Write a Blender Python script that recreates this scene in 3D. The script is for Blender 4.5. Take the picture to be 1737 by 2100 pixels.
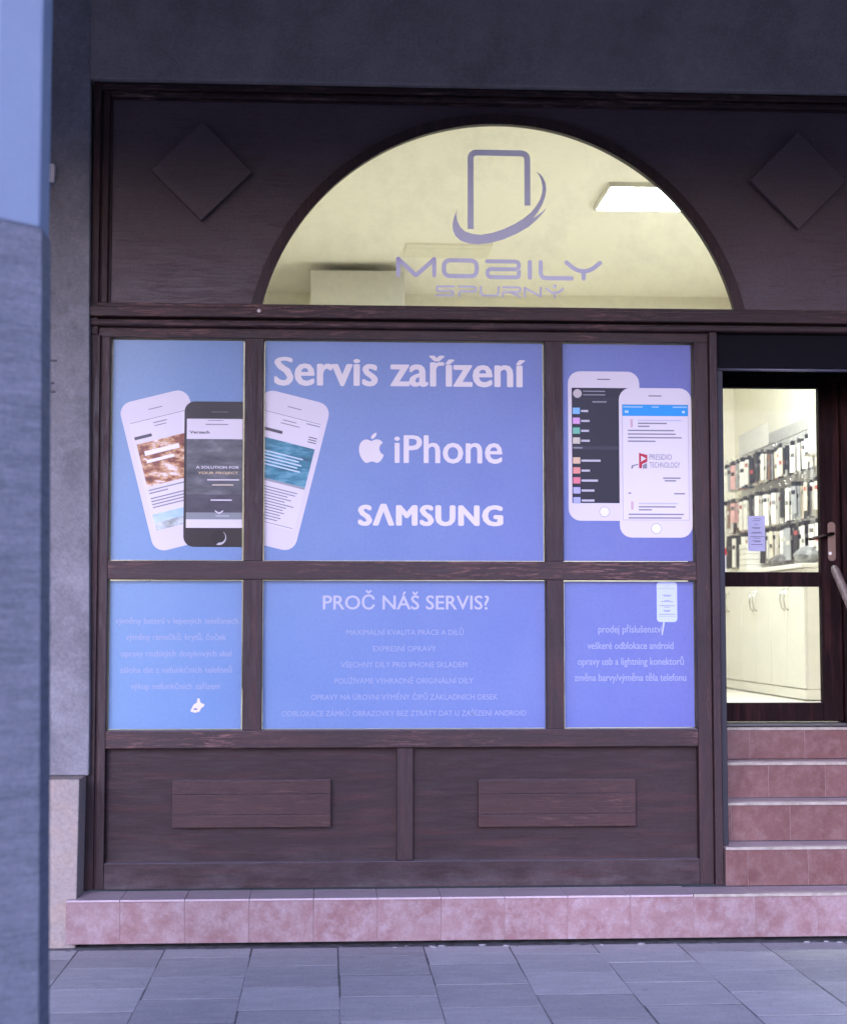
import bpy, bmesh, math, random
from mathutils import Vector, Matrix
from mathutils.geometry import tessellate_polygon
R = math.radians
random.seed(7)
for o in list(bpy.data.objects): bpy.data.objects.remove(o)
sc = bpy.context.scene
COL = sc.collection

# ------------------------------------------------------------------ camera
cam_d = bpy.data.cameras.new('camera'); cam = bpy.data.objects.new('camera', cam_d); COL.objects.link(cam)
cam_d.sensor_fit = 'HORIZONTAL'; cam_d.sensor_width = 36; cam_d.lens = 36 * 3341 / 1737
cam_d.clip_start = .05; cam_d.clip_end = 600
cam.location = (0, -7.95, 1.49); cam.rotation_euler = (R(90 + 3.97), 0, R(-3.3))
cam_d.dof.use_dof = True; cam_d.dof.focus_distance = 8.2; cam_d.dof.aperture_fstop = 3.2
sc.camera = cam
# ------------------------------------------------------------------ sky, sun, exposure
SUN_EL, SUN_AZ = 18, 195           # soft overcast light from the street side
w = bpy.data.worlds.new('World'); sc.world = w; w.use_nodes = True
nt = w.node_tree; bgn = nt.nodes['Background']; sky = nt.nodes.new('ShaderNodeTexSky')
sky.sky_type = 'NISHITA'; sky.sun_disc = False; sky.sun_elevation = R(SUN_EL); sky.sun_rotation = R(SUN_AZ)
sky.air_density = 1.0; sky.dust_density = 2.5; sky.ozone_density = 2.0
nt.links.new(sky.outputs[0], bgn.inputs[0]); bgn.inputs[1].default_value = .15
sd = bpy.data.lights.new('sun', 'SUN'); sd.energy = .5; sd.angle = R(26); sd.color = (1, .95, .9)
sun = bpy.data.objects.new('sun', sd); COL.objects.link(sun)
_d = Vector((math.sin(R(SUN_AZ)) * math.cos(R(SUN_EL)), math.cos(R(SUN_AZ)) * math.cos(R(SUN_EL)), math.sin(R(SUN_EL))))
sun.rotation_euler = _d.to_track_quat('Z', 'Y').to_euler(); sun.location = (-3, -12, 12)
vs = sc.view_settings; vs.view_transform = 'Standard'; vs.look = 'None'; vs.gamma = 1; vs.use_curve_mapping = False
vs.exposure = 1.1
vs.use_white_balance = True; vs.white_balance_temperature = 4700; vs.white_balance_tint = 40
sc.cycles.use_denoising = True
sc.cycles.max_bounces = 10; sc.cycles.diffuse_bounces = 6; sc.cycles.transparent_max_bounces = 16
sc.cycles.sample_clamp_indirect = 6
LAMP = 98.0

# ------------------------------------------------------------------ helpers
class NT:
    def __init__(s, name):
        s.m = bpy.data.materials.new(name); s.m.use_nodes = True; s.t = s.m.node_tree
        s.b = s.t.nodes['Principled BSDF']; s.out = s.t.nodes['Material Output']; s._tc = None
    def n(s, t, **k):
        x = s.t.nodes.new(t)
        for a, v in k.items(): setattr(x, a, v)
        return x
    def l(s, a, b): s.t.links.new(a, b)
    def coord(s, scale=(1, 1, 1), rnd=False):
        if not s._tc: s._tc = s.n('ShaderNodeTexCoord')
        mp = s.n('ShaderNodeMapping'); mp.inputs['Scale'].default_value = scale
        s.l(s._tc.outputs['Object'], mp.inputs['Vector'])
        if rnd:
            oi = s.n('ShaderNodeObjectInfo'); mu = s.n('ShaderNodeMath', operation='MULTIPLY'); mu.inputs[1].default_value = 37.
            cx = s.n('ShaderNodeCombineXYZ'); s.l(oi.outputs['Random'], mu.inputs[0])
            for i in range(3): s.l(mu.outputs[0], cx.inputs[i])
            s.l(cx.outputs[0], mp.inputs['Location'])
        return mp.outputs[0]
    def noise(s, scale, det=4, rough=.6, stretch=(1, 1, 1), rnd=False, dist=0.):
        x = s.n('ShaderNodeTexNoise'); x.inputs['Scale'].default_value = scale; x.inputs['Detail'].default_value = det
        x.inputs['Roughness'].default_value = rough; x.inputs['Distortion'].default_value = dist
        s.l(s.coord(stretch, rnd), x.inputs['Vector']); return x.outputs['Fac']
    def ramp(s, fac, stops):
        r = s.n('ShaderNodeValToRGB'); e = r.color_ramp.elements
        while len(e) < len(stops): e.new(.5)
        for i, (p, c) in enumerate(stops):
            e[i].position = p; e[i].color = (c[0], c[1], c[2], 1) if hasattr(c, '__len__') else (c, c, c, 1)
        s.l(fac, r.inputs[0]); return r.outputs[0]
    def mix(s, fac, a, b, mode='MIX'):
        x = s.n('ShaderNodeMix', data_type='RGBA', blend_type=mode)
        for i, v in ((0, fac), (6, a), (7, b)):
            if hasattr(v, 'is_output'): s.l(v, x.inputs[i])
            elif hasattr(v, '__len__'): x.inputs[i].default_value = (*v[:3], 1)
            else: x.inputs[i].default_value = v
        return x.outputs[2]
    def speckle(s, c, amt=.12, scale=110):
        return s.mix(1., c, s.ramp(s.noise(scale, 3, .7), [(.28, 1 - amt), (.72, 1 + amt)]), 'MULTIPLY')
    def bump(s, h, strength=.3, dist=.01):
        x = s.n('ShaderNodeBump'); x.inputs['Strength'].default_value = strength; x.inputs['Distance'].default_value = dist
        s.l(h, x.inputs['Height']); s.l(x.outputs[0], s.b.inputs['Normal'])
    def base(s, c):
        i = s.b.inputs['Base Color']
        if hasattr(c, 'is_output'): s.l(c, i)
        else: i.default_value = (*c[:3], 1)
    def set(s, rough=.6, metal=0., spec=.5):
        s.b.inputs['Roughness'].default_value = rough; s.b.inputs['Metallic'].default_value = metal
        s.b.inputs['Specular IOR Level'].default_value = spec; return s.m
_flat = {}
def flat(c, rough=.6, metal=0., spec=.3, var=.06):
    k = (tuple(c), rough, metal)
    if k in _flat: return _flat[k]
    t = NT('paint'); f = t.noise(18, 3)
    d = tuple(x * (1 - var * 2) for x in c); e = tuple(min(1, x * (1 + var)) for x in c)
    t.base(t.ramp(f, [(.3, d), (.7, e)])); _flat[k] = t.set(rough, metal, spec); return _flat[k]

def wood(name, along, wear=.5, dark=(.020, .011, .0125), mid=(.047, .027, .030), worn=(.17, .105, .10), rough=.5, grime=False, grain=.55, spec=.35, red_amt=.55):
    """weathered dark brown paint over grain; along = grain axis"""
    t = NT(name)
    st = {'x': (1.2, 14, 14), 'z': (14, 14, 1.2)}[along]; st2 = {'x': (2.5, 20, 26), 'z': (26, 20, 2.5)}[along]
    g = t.noise(5, 8, .65, st, dist=.6); big = t.noise(1.1, 4, .6); fl = t.noise(2.6, 7, .72, st2, dist=.8)
    c = t.mix(t.ramp(big, [(.35, 0), (.7, 1)]), dark, mid)
    c = t.mix(t.ramp(g, [(.35, 0), (.75, grain)]), c, tuple(x * 1.35 for x in mid))
    red = t.noise(1.7, 5, .6, st); c = t.mix(t.ramp(red, [(.5, 0), (.72, red_amt)]), c, (.06, .021, .018))
    patch = t.ramp(t.noise(1.6, 3, .6), [(.40, .12), (.62, 1)])
    m = t.n('ShaderNodeMath', operation='MULTIPLY'); t.l(t.ramp(fl, [(.56 - .05 * wear, 0), (.66 - .02 * wear, 1)]), m.inputs[0]); t.l(patch, m.inputs[1])
    m2 = t.n('ShaderNodeMath', operation='MULTIPLY'); t.l(m.outputs[0], m2.inputs[0]); m2.inputs[1].default_value = min(1, wear)
    c = t.mix(m2.outputs[0], c, worn)
    # light on ledges painted as paler upward faces, and splashed grime low down
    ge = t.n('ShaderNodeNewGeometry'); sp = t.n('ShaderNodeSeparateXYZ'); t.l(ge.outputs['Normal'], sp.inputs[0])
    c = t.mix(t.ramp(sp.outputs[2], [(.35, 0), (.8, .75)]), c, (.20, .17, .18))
    if grime:
        so = t.n('ShaderNodeSeparateXYZ'); t.l(t.coord(), so.inputs[0]); mr = t.n('ShaderNodeMapRange'); mr.inputs[1].default_value = .45; mr.inputs[2].default_value = .22; t.l(so.outputs[2], mr.inputs[0])
        gm = t.n('ShaderNodeMath', operation='MULTIPLY'); t.l(mr.outputs[0], gm.inputs[0]); t.l(t.ramp(t.noise(3.5, 6, .7, (1, 4, 3)), [(.42, 0), (.72, .45)]), gm.inputs[1])
        c = t.mix(gm.outputs[0], c, (.13, .115, .115))
    t.base(t.speckle(c, .2, 90))
    h = t.n('ShaderNodeMath', operation='SUBTRACT'); t.l(g, h.inputs[0]); t.l(m.outputs[0], h.inputs[1])
    t.bump(h.outputs[0], .2 + .25 * grain, .004)
    t.l(t.ramp(fl, [(.3, rough - .08), (.7, rough + .2)]), t.b.inputs['Roughness'])
    t.b.inputs['Specular IOR Level'].default_value = spec
    return t.m

def mesh_obj(name, me, mat, parent=None):
    o = bpy.data.objects.new(name, me); COL.objects.link(o)
    if mat and not me.materials: me.materials.append(mat)
    if parent is not None:
        o.parent = parent; o.matrix_parent_inverse = parent.matrix_world.inverted() if parent.type != 'EMPTY' else Matrix.Translation(-parent.location)
    return o
def bm_obj(name, bm, mat, parent=None, bevel=0.):
    bmesh.ops.recalc_face_normals(bm, faces=bm.faces[:])
    me = bpy.data.meshes.new(name); bm.to_mesh(me); bm.free()
    o = mesh_obj(name, me, mat, parent)
    if bevel:
        b = o.modifiers.new('edge', 'BEVEL'); b.width = bevel; b.segments = 2; b.limit_method = 'ANGLE'
    return o
def add_box(bm, x0, x1, y0, y1, z0, z1):
    v = [bm.verts.new(p) for p in ((x0, y0, z0), (x1, y0, z0), (x1, y1, z0), (x0, y1, z0), (x0, y0, z1), (x1, y0, z1), (x1, y1, z1), (x0, y1, z1))]
    for f in ((0, 1, 5, 4), (1, 2, 6, 5), (2, 3, 7, 6), (3, 0, 4, 7), (4, 5, 6, 7), (3, 2, 1, 0)): bm.faces.new([v[i] for i in f])
def box(name, mat, parent, x0, x1, y0, y1, z0, z1, bevel=.003):
    bm = bmesh.new(); add_box(bm, x0, x1, y0, y1, z0, z1); return bm_obj(name, bm, mat, parent, bevel)
def prism(name, mat, parent, pts, y0, y1, bevel=0.):
    """outline in x,z pushed from y0 (front) to y1"""
    bm = bmesh.new(); a = [bm.verts.new((p[0], y0, p[1])) for p in pts]; b = [bm.verts.new((p[0], y1, p[1])) for p in pts]
    n = len(pts)
    for t in tessellate_polygon([[Vector((p[0], p[1], 0)) for p in pts]]):
        bm.faces.new([a[i] for i in t]); bm.faces.new([b[i] for i in reversed(t)])
    for i in range(n): bm.faces.new((a[i], a[(i + 1) % n], b[(i + 1) % n], b[i]))
    return bm_obj(name, bm, mat, parent, bevel)
def sheet(name, mat, parent, pts, y):
    """flat print: outline in x,z at depth y, facing the street"""
    bm = bmesh.new(); a = [bm.verts.new((p[0], y, p[1])) for p in pts]
    for t in tessellate_polygon([[Vector((p[0], p[1], 0)) for p in pts]]):
        f = bm.faces.new([a[i] for i in t])
    for f in bm.faces:
        f.normal_update()
        if f.normal.y > 0: f.normal_flip()
    me = bpy.data.meshes.new(name); bm.to_mesh(me); bm.free(); return mesh_obj(name, me, mat, parent)
def tube(name, mat, parent, pts, r, seg=12, caps=True):
    bm = bmesh.new(); rings = []
    P = [Vector(p) for p in pts]
    for i, p in enumerate(P):
        d = (P[min(i + 1, len(P) - 1)] - P[max(i - 1, 0)]).normalized()
        u = d.cross(Vector((0, 0, 1)) if abs(d.z) < .9 else Vector((1, 0, 0))).normalized(); v = d.cross(u)
        rr = r[i] if hasattr(r, '__len__') else r
        rings.append([bm.verts.new(p + rr * (math.cos(2 * math.pi * k / seg) * u + math.sin(2 * math.pi * k / seg) * v)) for k in range(seg)])
    for a, b in zip(rings, rings[1:]):
        for k in range(seg): bm.faces.new((a[k], a[(k + 1) % seg], b[(k + 1) % seg], b[k]))
    if caps: bm.faces.new(rings[0]); bm.faces.new(rings[-1])
    o = bm_obj(name, bm, mat, parent)
    for p in o.data.polygons: p.use_smooth = len(p.vertices) == 4
    return o
def tag(o, label=None, cat=None, group=None, kind=None):
    for k, v in (('label', label), ('category', cat), ('group', group), ('kind', kind)):
        if v: o[k] = v
    return o
def thing(name, label, cat, loc, group=None):
    o = bpy.data.objects.new(name, None); COL.objects.link(o); o.location = loc; o.empty_display_size = .1
    bpy.context.view_layer.update() if False else None
    return tag(o, label, cat, group)

# ------------------------------------------------------------------ materials
def plaster(name, a, b, c, bump=.25, stretch=(1, 1, 1), sp=.16):
    t = NT(name); f = t.noise(2.2, 6, .62, stretch); g = t.noise(9, 6, .65, stretch); h = t.noise(120, 3, .6)
    col = t.mix(t.ramp(f, [(.32, 0), (.68, 1)]), a, b); col = t.mix(t.ramp(g, [(.45, 0), (.75, .6)]), col, c)
    t.base(t.speckle(col, sp, 70)); m = t.n('ShaderNodeMath', operation='ADD'); t.l(g, m.inputs[0]); t.l(h, m.inputs[1]); t.bump(m.outputs[0], bump, .006)
    return t.set(.9, 0, .2)
M = {}
M['plaster'] = plaster('grey_plaster', (.13, .128, .132), (.225, .222, .228), (.285, .282, .29), .45)
M['lintel'] = plaster('lintel_plaster', (.19, .178, .168), (.27, .252, .238), (.32, .30, .285), .25)
M['plinth'] = plaster('plinth_stone', (.25, .22, .19), (.30, .265, .225), (.34, .24, .16), .2)
M['ceil'] = plaster('arcade_plaster', (.5, .49, .49), (.56, .55, .55), (.6, .59, .58), .1)
M['pilltop'] = plaster('smooth_paint', (.22, .265, .34), (.235, .285, .36), (.245, .295, .37), .03, sp=.03)
M['pillrough'] = plaster('roughcast', (.115, .125, .14), (.18, .19, .21), (.25, .26, .285), .55, (2, 2, 24))
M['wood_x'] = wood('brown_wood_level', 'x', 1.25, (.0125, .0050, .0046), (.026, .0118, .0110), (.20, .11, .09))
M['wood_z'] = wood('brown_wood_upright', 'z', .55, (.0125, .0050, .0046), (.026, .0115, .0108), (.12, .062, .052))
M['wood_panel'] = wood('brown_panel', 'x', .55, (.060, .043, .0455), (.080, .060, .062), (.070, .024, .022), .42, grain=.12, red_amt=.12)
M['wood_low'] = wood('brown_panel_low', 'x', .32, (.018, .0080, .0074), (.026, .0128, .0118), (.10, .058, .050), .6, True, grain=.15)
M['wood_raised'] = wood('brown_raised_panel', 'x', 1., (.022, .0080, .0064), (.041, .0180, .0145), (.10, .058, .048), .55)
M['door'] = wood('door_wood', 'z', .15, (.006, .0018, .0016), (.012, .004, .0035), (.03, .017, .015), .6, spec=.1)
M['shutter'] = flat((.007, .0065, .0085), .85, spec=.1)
M['rail'] = flat((.018, .018, .023), .5)
def tile(name, a, b, c):
    t = NT(name); f = t.noise(5.5, 7, .66, rnd=True, dist=.4); g = t.noise(15, 6, .7, rnd=True); k = t.noise(1.2, 2, .5)
    col = t.mix(t.ramp(f, [(.36, 0), (.62, 1)]), a, b); col = t.mix(t.ramp(g, [(.44, 0), (.70, .7)]), col, c)
    dirt = t.ramp(k, [(.3, .78), (.7, 1.)]); col = t.mix(1., col, dirt, 'MULTIPLY'); t.base(t.speckle(col, .12, 80)); t.bump(g, .08, .003)
    return t.set(.42, 0, .4)
M['tile'] = tile('pink_marbled_tile', (.215, .115, .107), (.27, .175, .165), (.36, .30, .295))
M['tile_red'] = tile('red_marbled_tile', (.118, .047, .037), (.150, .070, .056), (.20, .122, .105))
M['tread'] = tile('tread_tile', (.44, .345, .345), (.49, .40, .395), (.53, .44, .44))
M['nosing'] = flat((.36, .32, .255), .8, var=.15)
M['grout'] = flat((.30, .21, .195), .9)
t = NT('paving'); f = t.noise(1.6, 5, .6); g = t.noise(7, 6, .65, (1, 2.5, 1), rnd=True); h = t.noise(150, 2, .6, rnd=True); q = t.noise(26, 4, .75, rnd=True)
oi = t.n('ShaderNodeObjectInfo')
col = t.mix(t.ramp(f, [(.3, 0), (.7, 1)]), (.33, .325, .315), (.42, .41, .40)); col = t.mix(t.ramp(g, [(.45, 0), (.8, .7)]), col, (.50, .49, .475))
col = t.mix(1., col, t.ramp(q, [(.25, .70), (.42, 1.), (.62, 1.), (.75, 1.14)]), 'MULTIPLY')
col = t.mix(1., col, t.ramp(oi.outputs['Random'], [(0, .80), (1, 1.10)]), 'MULTIPLY')
t.base(t.speckle(col, .16, 80)); m = t.n('ShaderNodeMath', operation='ADD'); t.l(g, m.inputs[0]); t.l(h, m.inputs[1]); t.bump(m.outputs[0], .35, .004); M['slab'] = t.set(.75, 0, .35)
M['soil'] = flat((.13, .126, .124), .95, var=.3)
t = NT('asphalt'); t.base(t.ramp(t.noise(60, 4), [(.3, (.04, .04, .042)), (.7, (.065, .065, .068))])); M['asphalt'] = t.set(.85)
M['cream'] = flat((.80, .765, .63), .8, var=.02)
M['cream_dim'] = flat((.74, .71, .59), .8, var=.03)
M['ifloor'] = flat((.62, .57, .48), .4)
M['white'] = flat((.66, .635, .55), .35, var=.01)
M['chrome'] = flat((.55, .53, .48), .25, 1.)
M['brass'] = flat((.16, .11, .08), .4, 1.)
M['black'] = flat((.012, .012, .014), .4)
def glass(name, dirt):
    t = NT(name); t.t.nodes.remove(t.b)
    fr = t.n('ShaderNodeFresnel'); fr.inputs[0].default_value = 1.35
    tr = t.n('ShaderNodeBsdfTransparent'); tr.inputs[0].default_value = (.96, .97, .95, 1)
    gl = t.n('ShaderNodeBsdfGlossy'); gl.inputs['Roughness'].default_value = .02
    di = t.n('ShaderNodeBsdfDiffuse'); di.inputs[0].default_value = (.7, .7, .68, 1)
    a = t.n('ShaderNodeMixShader'); b = t.n('ShaderNodeMixShader')
    t.l(fr.outputs[0], a.inputs[0]); t.l(tr.outputs[0], a.inputs[1]); t.l(gl.outputs[0], a.inputs[2])
    d = t.ramp(t.noise(4, 7, .7), [(.45, 0), (.8, dirt)]); t.l(d, b.inputs[0]); t.l(a.outputs[0], b.inputs[1]); t.l(di.outputs[0], b.inputs[2])
    t.l(b.outputs[0], t.out.inputs[0]); return t.m
M['glass'] = glass('window_glass', .12); M['glass_door'] = glass('door_glass', .04)
def film(name, col_out=None, col=None, trans=.0):
    t = NT(name); t.t.nodes.remove(t.b)
    di = t.n('ShaderNodeBsdfDiffuse'); tl = t.n('ShaderNodeBsdfTranslucent'); gl = t.n('ShaderNodeBsdfGlossy'); gl.inputs['Roughness'].default_value = .25
    mx = t.n('ShaderNodeMixShader'); mx.inputs[0].default_value = trans; m2 = t.n('ShaderNodeMixShader'); m2.inputs[0].default_value = .015
    c = col_out(t) if col_out else None
    for x in (di, tl):
        if c is not None: t.l(c, x.inputs[0])
        else: x.inputs[0].default_value = (*col, 1)
    t.l(di.outputs[0], mx.inputs[1]); t.l(tl.outputs[0], mx.inputs[2]); t.l(mx.outputs[0], m2.inputs[1]); t.l(gl.outputs[0], m2.inputs[2]); t.l(m2.outputs[0], t.out.inputs[0])
    return t.m
def blue(t):
    # printed colour run: sky blue on the left sheets to violet on the right ones
    s = t.n('ShaderNodeSeparateXYZ'); t.l(t.coord(), s.inputs[0])
    mr = t.n('ShaderNodeMapRange'); mr.inputs[1].default_value = -1.1; mr.inputs[2].default_value = 1.85; t.l(s.outputs[0], mr.inputs[0])
    c = t.ramp(mr.outputs[0], [(0, (.158, .262, .415)), (.45, (.146, .210, .415)), (1, (.135, .143, .37))])
    fade = t.noise(2.2, 5, .6); return t.speckle(t.mix(t.ramp(fade, [(.35, 0), (.8, .16)]), c, (.30, .36, .50)), .05, 60)
M['film'] = film('printed_blue_film', blue, trans=.06)
M['ink_white'] = film('white_print', col=(.63, .585, .545))
M['ink_soft'] = film('faded_white_print', col=(.29, .32, .44))
M['ink_mid'] = film('white_thin_print', col=(.42, .42, .49))
M['decal'] = film('lilac_vinyl', col=(.52, .50, .74), trans=.3)
def ink(c): 
    k = ('ink', c)
    if k not in _flat: _flat[k] = film('print', col=c, trans=.0)
    return _flat[k]
def photo_ink(name, stops, scale, stretch=(1, 1, 1)):
    return film(name, lambda t: t.ramp(t.noise(scale, 5, .6, stretch), stops), trans=0.)
M['ph_food'] = photo_ink('food_photo', [(.3, (.08, .03, .02)), (.45, (.22, .07, .03)), (.55, (.5, .3, .12)), (.68, (.75, .7, .68))], 16, (1, 1, 2.2))
M['ph_sea'] = photo_ink('sea_photo', [(.3, (.045, .05, .055)), (.6, (.11, .115, .12)), (.8, (.22, .22, .22))], 9, (1, 1, 3))
M['ph_field'] = photo_ink('field_photo', [(.3, (.035, .035, .045)), (.7, (.075, .07, .085))], 9, (1, 1, 3))
M['ph_teal'] = photo_ink('teal_photo', [(.3, (.01, .08, .12)), (.5, (.03, .17, .23)), (.75, (.16, .38, .45))], 13, (1, 1, 3))
M['ph_sky'] = photo_ink('sky_photo', [(.35, (.30, .45, .72)), (.7, (.55, .66, .82))], 6, (1, 1, 3))
M['ph_snow'] = photo_ink('snow_photo', [(.35, (.22, .25, .2)), (.6, (.5, .55, .52)), (.75, (.68, .7, .75))], 14, (1, 1, 2))

# ------------------------------------------------------------------ ground
gr = tag(sheet('ground', M['asphalt'], None, [(0, 0)] * 0 or [(-1, -1), (1, -1), (1, 1), (-1, 1)], 0), kind='structure')
gr.data.clear_geometry(); gr.data.from_pydata([(-300, -300, -.14), (300, -300, -.14), (300, -4.25, -.14), (-300, -4.25, -.14)], [], [(0, 1, 2, 3)])
pv = box('pavement', M['soil'], None, -40, 40, -4.1, -.1, -.3, -.0009, 0); tag(pv, kind='structure')
kb = box('kerb', M['slab'], None, -40, 40, -4.25, -4.102, -.3, .0, .01); tag(kb, kind='structure')
P = .3965
random.seed(3)
slab_mesh = []
for v in range(4):
    bm = bmesh.new(); g = .0022 + .0007 * v
    add_box(bm, g, P - g, g + .0022, .405 - g - .0022, -.045, 0)
    for q in bm.verts:
        q.co.x += random.uniform(-.0025, .0025); q.co.y += random.uniform(-.003, .003)
    bmesh.ops.recalc_face_normals(bm, faces=bm.faces[:])
    me = bpy.data.meshes.new('paving_slab'); bm.to_mesh(me); bm.free(); me.materials.append(M['slab']); slab_mesh.append(me)
for i in range(-5, 9):
    x = .045 + (i) * P; off = 0 if i % 2 else .2
    ys = -.285 - off
    if off:   # cut half slab against the step
        bm = bmesh.new(); add_box(bm, x + .004, x + P - .004, -.285 - off + .004, -.285, -.045, -.0002); bm_obj('paving_slab', bm, M['slab'], pv)
    for j in range(8):
        o = bpy.data.objects.new('paving_slab', random.choice(slab_mesh)); COL.objects.link(o); o.parent = pv
        o.location = (x + random.uniform(-.0015, .0015), ys - .405 * (j + 1), random.uniform(-.0004, .0004))
        o.rotation_euler = (random.uniform(-.0008, .0008), random.uniform(-.0008, .0008), random.uniform(-.004, .004))
# rest of the arcade walk, too far aside to be seen singly
for (a, b, c, d) in ((-40, -1.942, -4.1, -.29), (3.615, 40, -4.1, -.29), (-1.94, 3.613, -4.1, -3.73)):
    tag(box('pavement_margin', M['slab'], None, a, b, c, d, -.0008, -.0002, 0), kind='structure')
# crumbled mortar along the foot of the step
random.seed(11); bm = bmesh.new()
for k in range(40):
    x = random.uniform(-1.25, 2.9); s = random.uniform(.004, .016) * (1.5 if random.random() < .1 else 1)
    mt = Matrix.Translation((x, random.uniform(-.30, -.268), -s * .25)) @ Matrix.Rotation(random.uniform(0, 6), 4, 'Z') @ Matrix.Diagonal((s * random.uniform(1, 3), s, s * random.uniform(.3, .6), 1))
    bmesh.ops.create_icosphere(bm, subdivisions=1, radius=1, matrix=mt)
for q in bm.verts: q.co += Vector([random.uniform(-.002, .002) for _ in range(3)])
db = bm_obj('mortar_debris', bm, flat((.17, .165, .17), .9, var=.3)); tag(db, 'crumbled grey mortar lying in the gap below the pink tiled step', 'debris', kind='stuff')
bm = bmesh.new()
for k in range(14):
    x = random.choice((random.uniform(-1.2, 2.9), random.uniform(2.2, 2.9), random.uniform(.3, .9))); s = random.uniform(.004, .011)
    bmesh.ops.create_icosphere(bm, subdivisions=1, radius=1, matrix=Matrix.Translation((x, random.uniform(-.33, -.275), s * .4)) @ Matrix.Diagonal((s * 2.2, s, s * .6, 1)))
db = bm_obj('mortar_chips', bm, flat((.30, .29, .29), .9)); tag(db, 'pale mortar chips scattered where the pavement meets the tiled step', 'debris', kind='stuff')

# ------------------------------------------------------------------ arcade the shop stands under
ac = box('arcade_ceiling', M['ceil'], None, -12, 14, -4.0, -.06, 5.001, 5.3, 0); tag(ac, kind='structure')
ab = box('arcade_beam', M['ceil'], None, -12, 14, -3.95, -3.42, 3.86, 4.999, 0); tag(ab, kind='structure')
bw = thing('building_wall', 'grey rendered house wall with pier and lintel around the wooden shopfront', 'wall', (-1.8, -.2, 0))
prism('pier', M['plaster'], bw, [(-9, .775), (-1.139, .775), (-1.1395, 1.1), (-1.149, 1.72), (-1.166, 2.9), (-1.181, 4.17), (-1.186, 5), (-9, 5)], -.062, .12, .006)
prism('plinth', M['plinth'], bw, [(-9, -.05), (-1.166, -.05), (-1.158, .772), (-9, .772)], -.222, .12, .006)
box('lintel', M['lintel'], bw, -1.40, 3.2, -.055, .12, 4.166, 5, .006)
box('side_wall', M['lintel'], bw, 3.2025, 9, -.058, .12, -.05, 5, .006)
PX, PY = -.922, -3.65
for zz_, wx in ((2.76, .045), (2.65, .035), (2.608, .04)): box('hinge_stub', flat((.09, .085, .09), .8), bw, -1.363, -1.363 + wx, -.0665, -.0615, zz_, zz_ + .010, .002)
op = thing('arcade_pillar', 'slim octagonal pillar, smooth lilac paint above rough plaster, beside the pavement edge', 'pillar', (PX, PY, 0))
def octo(name, mat, r, z0, z1, wob=0, spread=0):
    bm = bmesh.new(); seg = 8; lev = []
    n = 2 if not wob else 90
    for k in range(n):
        z = z0 + (z1 - z0) * k / (n - 1); r_ = r + spread * (z1 - z) / (z1 - z0)
        lev.append([bm.verts.new((PX + r_ * math.cos(R(22.5 + 45 * a)) + random.uniform(-wob, wob), PY + r_ * math.sin(R(22.5 + 45 * a)) + random.uniform(-wob, wob), z)) for a in range(seg)])
    for a, b in zip(lev, lev[1:]):
        for k in range(seg): bm.faces.new((a[k], a[(k + 1) % seg], b[(k + 1) % seg], b[k]))
    bm.faces.new(lev[0]); bm.faces.new(lev[-1]); return bm_obj(name, bm, mat, op, 0 if wob else .008)
octo('shaft', M['pilltop'], .180, 2.522, 3.86); octo('roughcast_base', M['pillrough'], .184, 0, 2.52, .0006, .036)
jb = thing('junction_box', 'small pale cable box fixed high on the grey pier', 'box', (-1.37, -.08, 3.63))
box('cover', flat((.62, .60, .58), .5), jb, -1.392, -1.338, -.102, -.0635, 3.634, 3.724, .006)
tube('cable_gland', flat((.2, .2, .2), .5), jb, [(-1.37, -.085, 3.612), (-1.37, -.085, 3.635)], .009)

# ------------------------------------------------------------------ shop interior
def st(name, mat, *a): return tag(box(name, mat, None, *a, 0), kind='structure')
IX0, IX1, IY0, IY1, IZ0, IZ1 = -1.6, 3.75, .13, 6.9, .95, 4.545
st('interior_floor', M['ifloor'], IX0, 1.925, .125, IY1, .7, IZ0 - .004)
st('interior_floor', M['ifloor'], 1.9265, IX1, .862, IY1, .7, IZ0 - .004)
st('interior_ceiling', flat((.90, .87, .76), .9, var=.01), IX0 - .1, IX1 + .1, .125, IY1 + .1, IZ1, IZ1 + .12)
st('interior_wall_back', M['cream'], IX0, IX1, IY1, IY1 + .1, IZ0, IZ1)
st('interior_wall_side', M['cream'], IX0 - .1, IX0, .125, IY1, IZ0, IZ1)
st('interior_wall_side', M['cream'], IX1, IX1 + .1, .125, IY1, IZ0, IZ1)
st('interior_wall_front', M['cream'], 2.96, IX1 - .002, .122, .2, IZ0, IZ1)
bk = box('partition', flat((.52, .50, .42), .8, var=.02), None, -.17, .62, 5.6, 6.898, IZ0, 4.47, .004); tag(bk, kind='structure')
ac = thing('ceiling_vent', 'flat pale vent plate on the ceiling, seen through the arched window above the name', 'vent', (.95, 5.15, 4.53))
box('plate', M['cream'], ac, .60, 1.30, 4.90, 5.36, 4.53, IZ1 - .0005, .003); box('slot', M['cream_dim'], ac, .64, 1.26, 5.0, 5.02, 4.528, 4.5298, 0)
lp = thing('ceiling_panel_light', 'square glowing white light panel on the shop ceiling', 'ceiling light', (2.24, 3.35, 4.5))
bm = bmesh.new(); add_box(bm, 1.915, 2.57, 3.02, 3.04, 4.512, IZ1); add_box(bm, 1.915, 2.57, 3.66, 3.68, 4.512, IZ1); add_box(bm, 1.915, 1.935, 3.0405, 3.6595, 4.512, IZ1); add_box(bm, 2.55, 2.57, 3.0405, 3.6595, 4.512, IZ1)
bm_obj('frame', bm, M['white'], lp)
t = NT('lit_diffuser'); t.base((.9, .9, .9)); t.b.inputs['Emission Color'].default_value = (1, .99, .54, 1); t.b.inputs['Emission Strength'].default_value = LAMP
box('diffuser', t.m, lp, 1.9355, 2.5495, 3.0405, 3.6595, 4.52, 4.54, 0)

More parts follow.
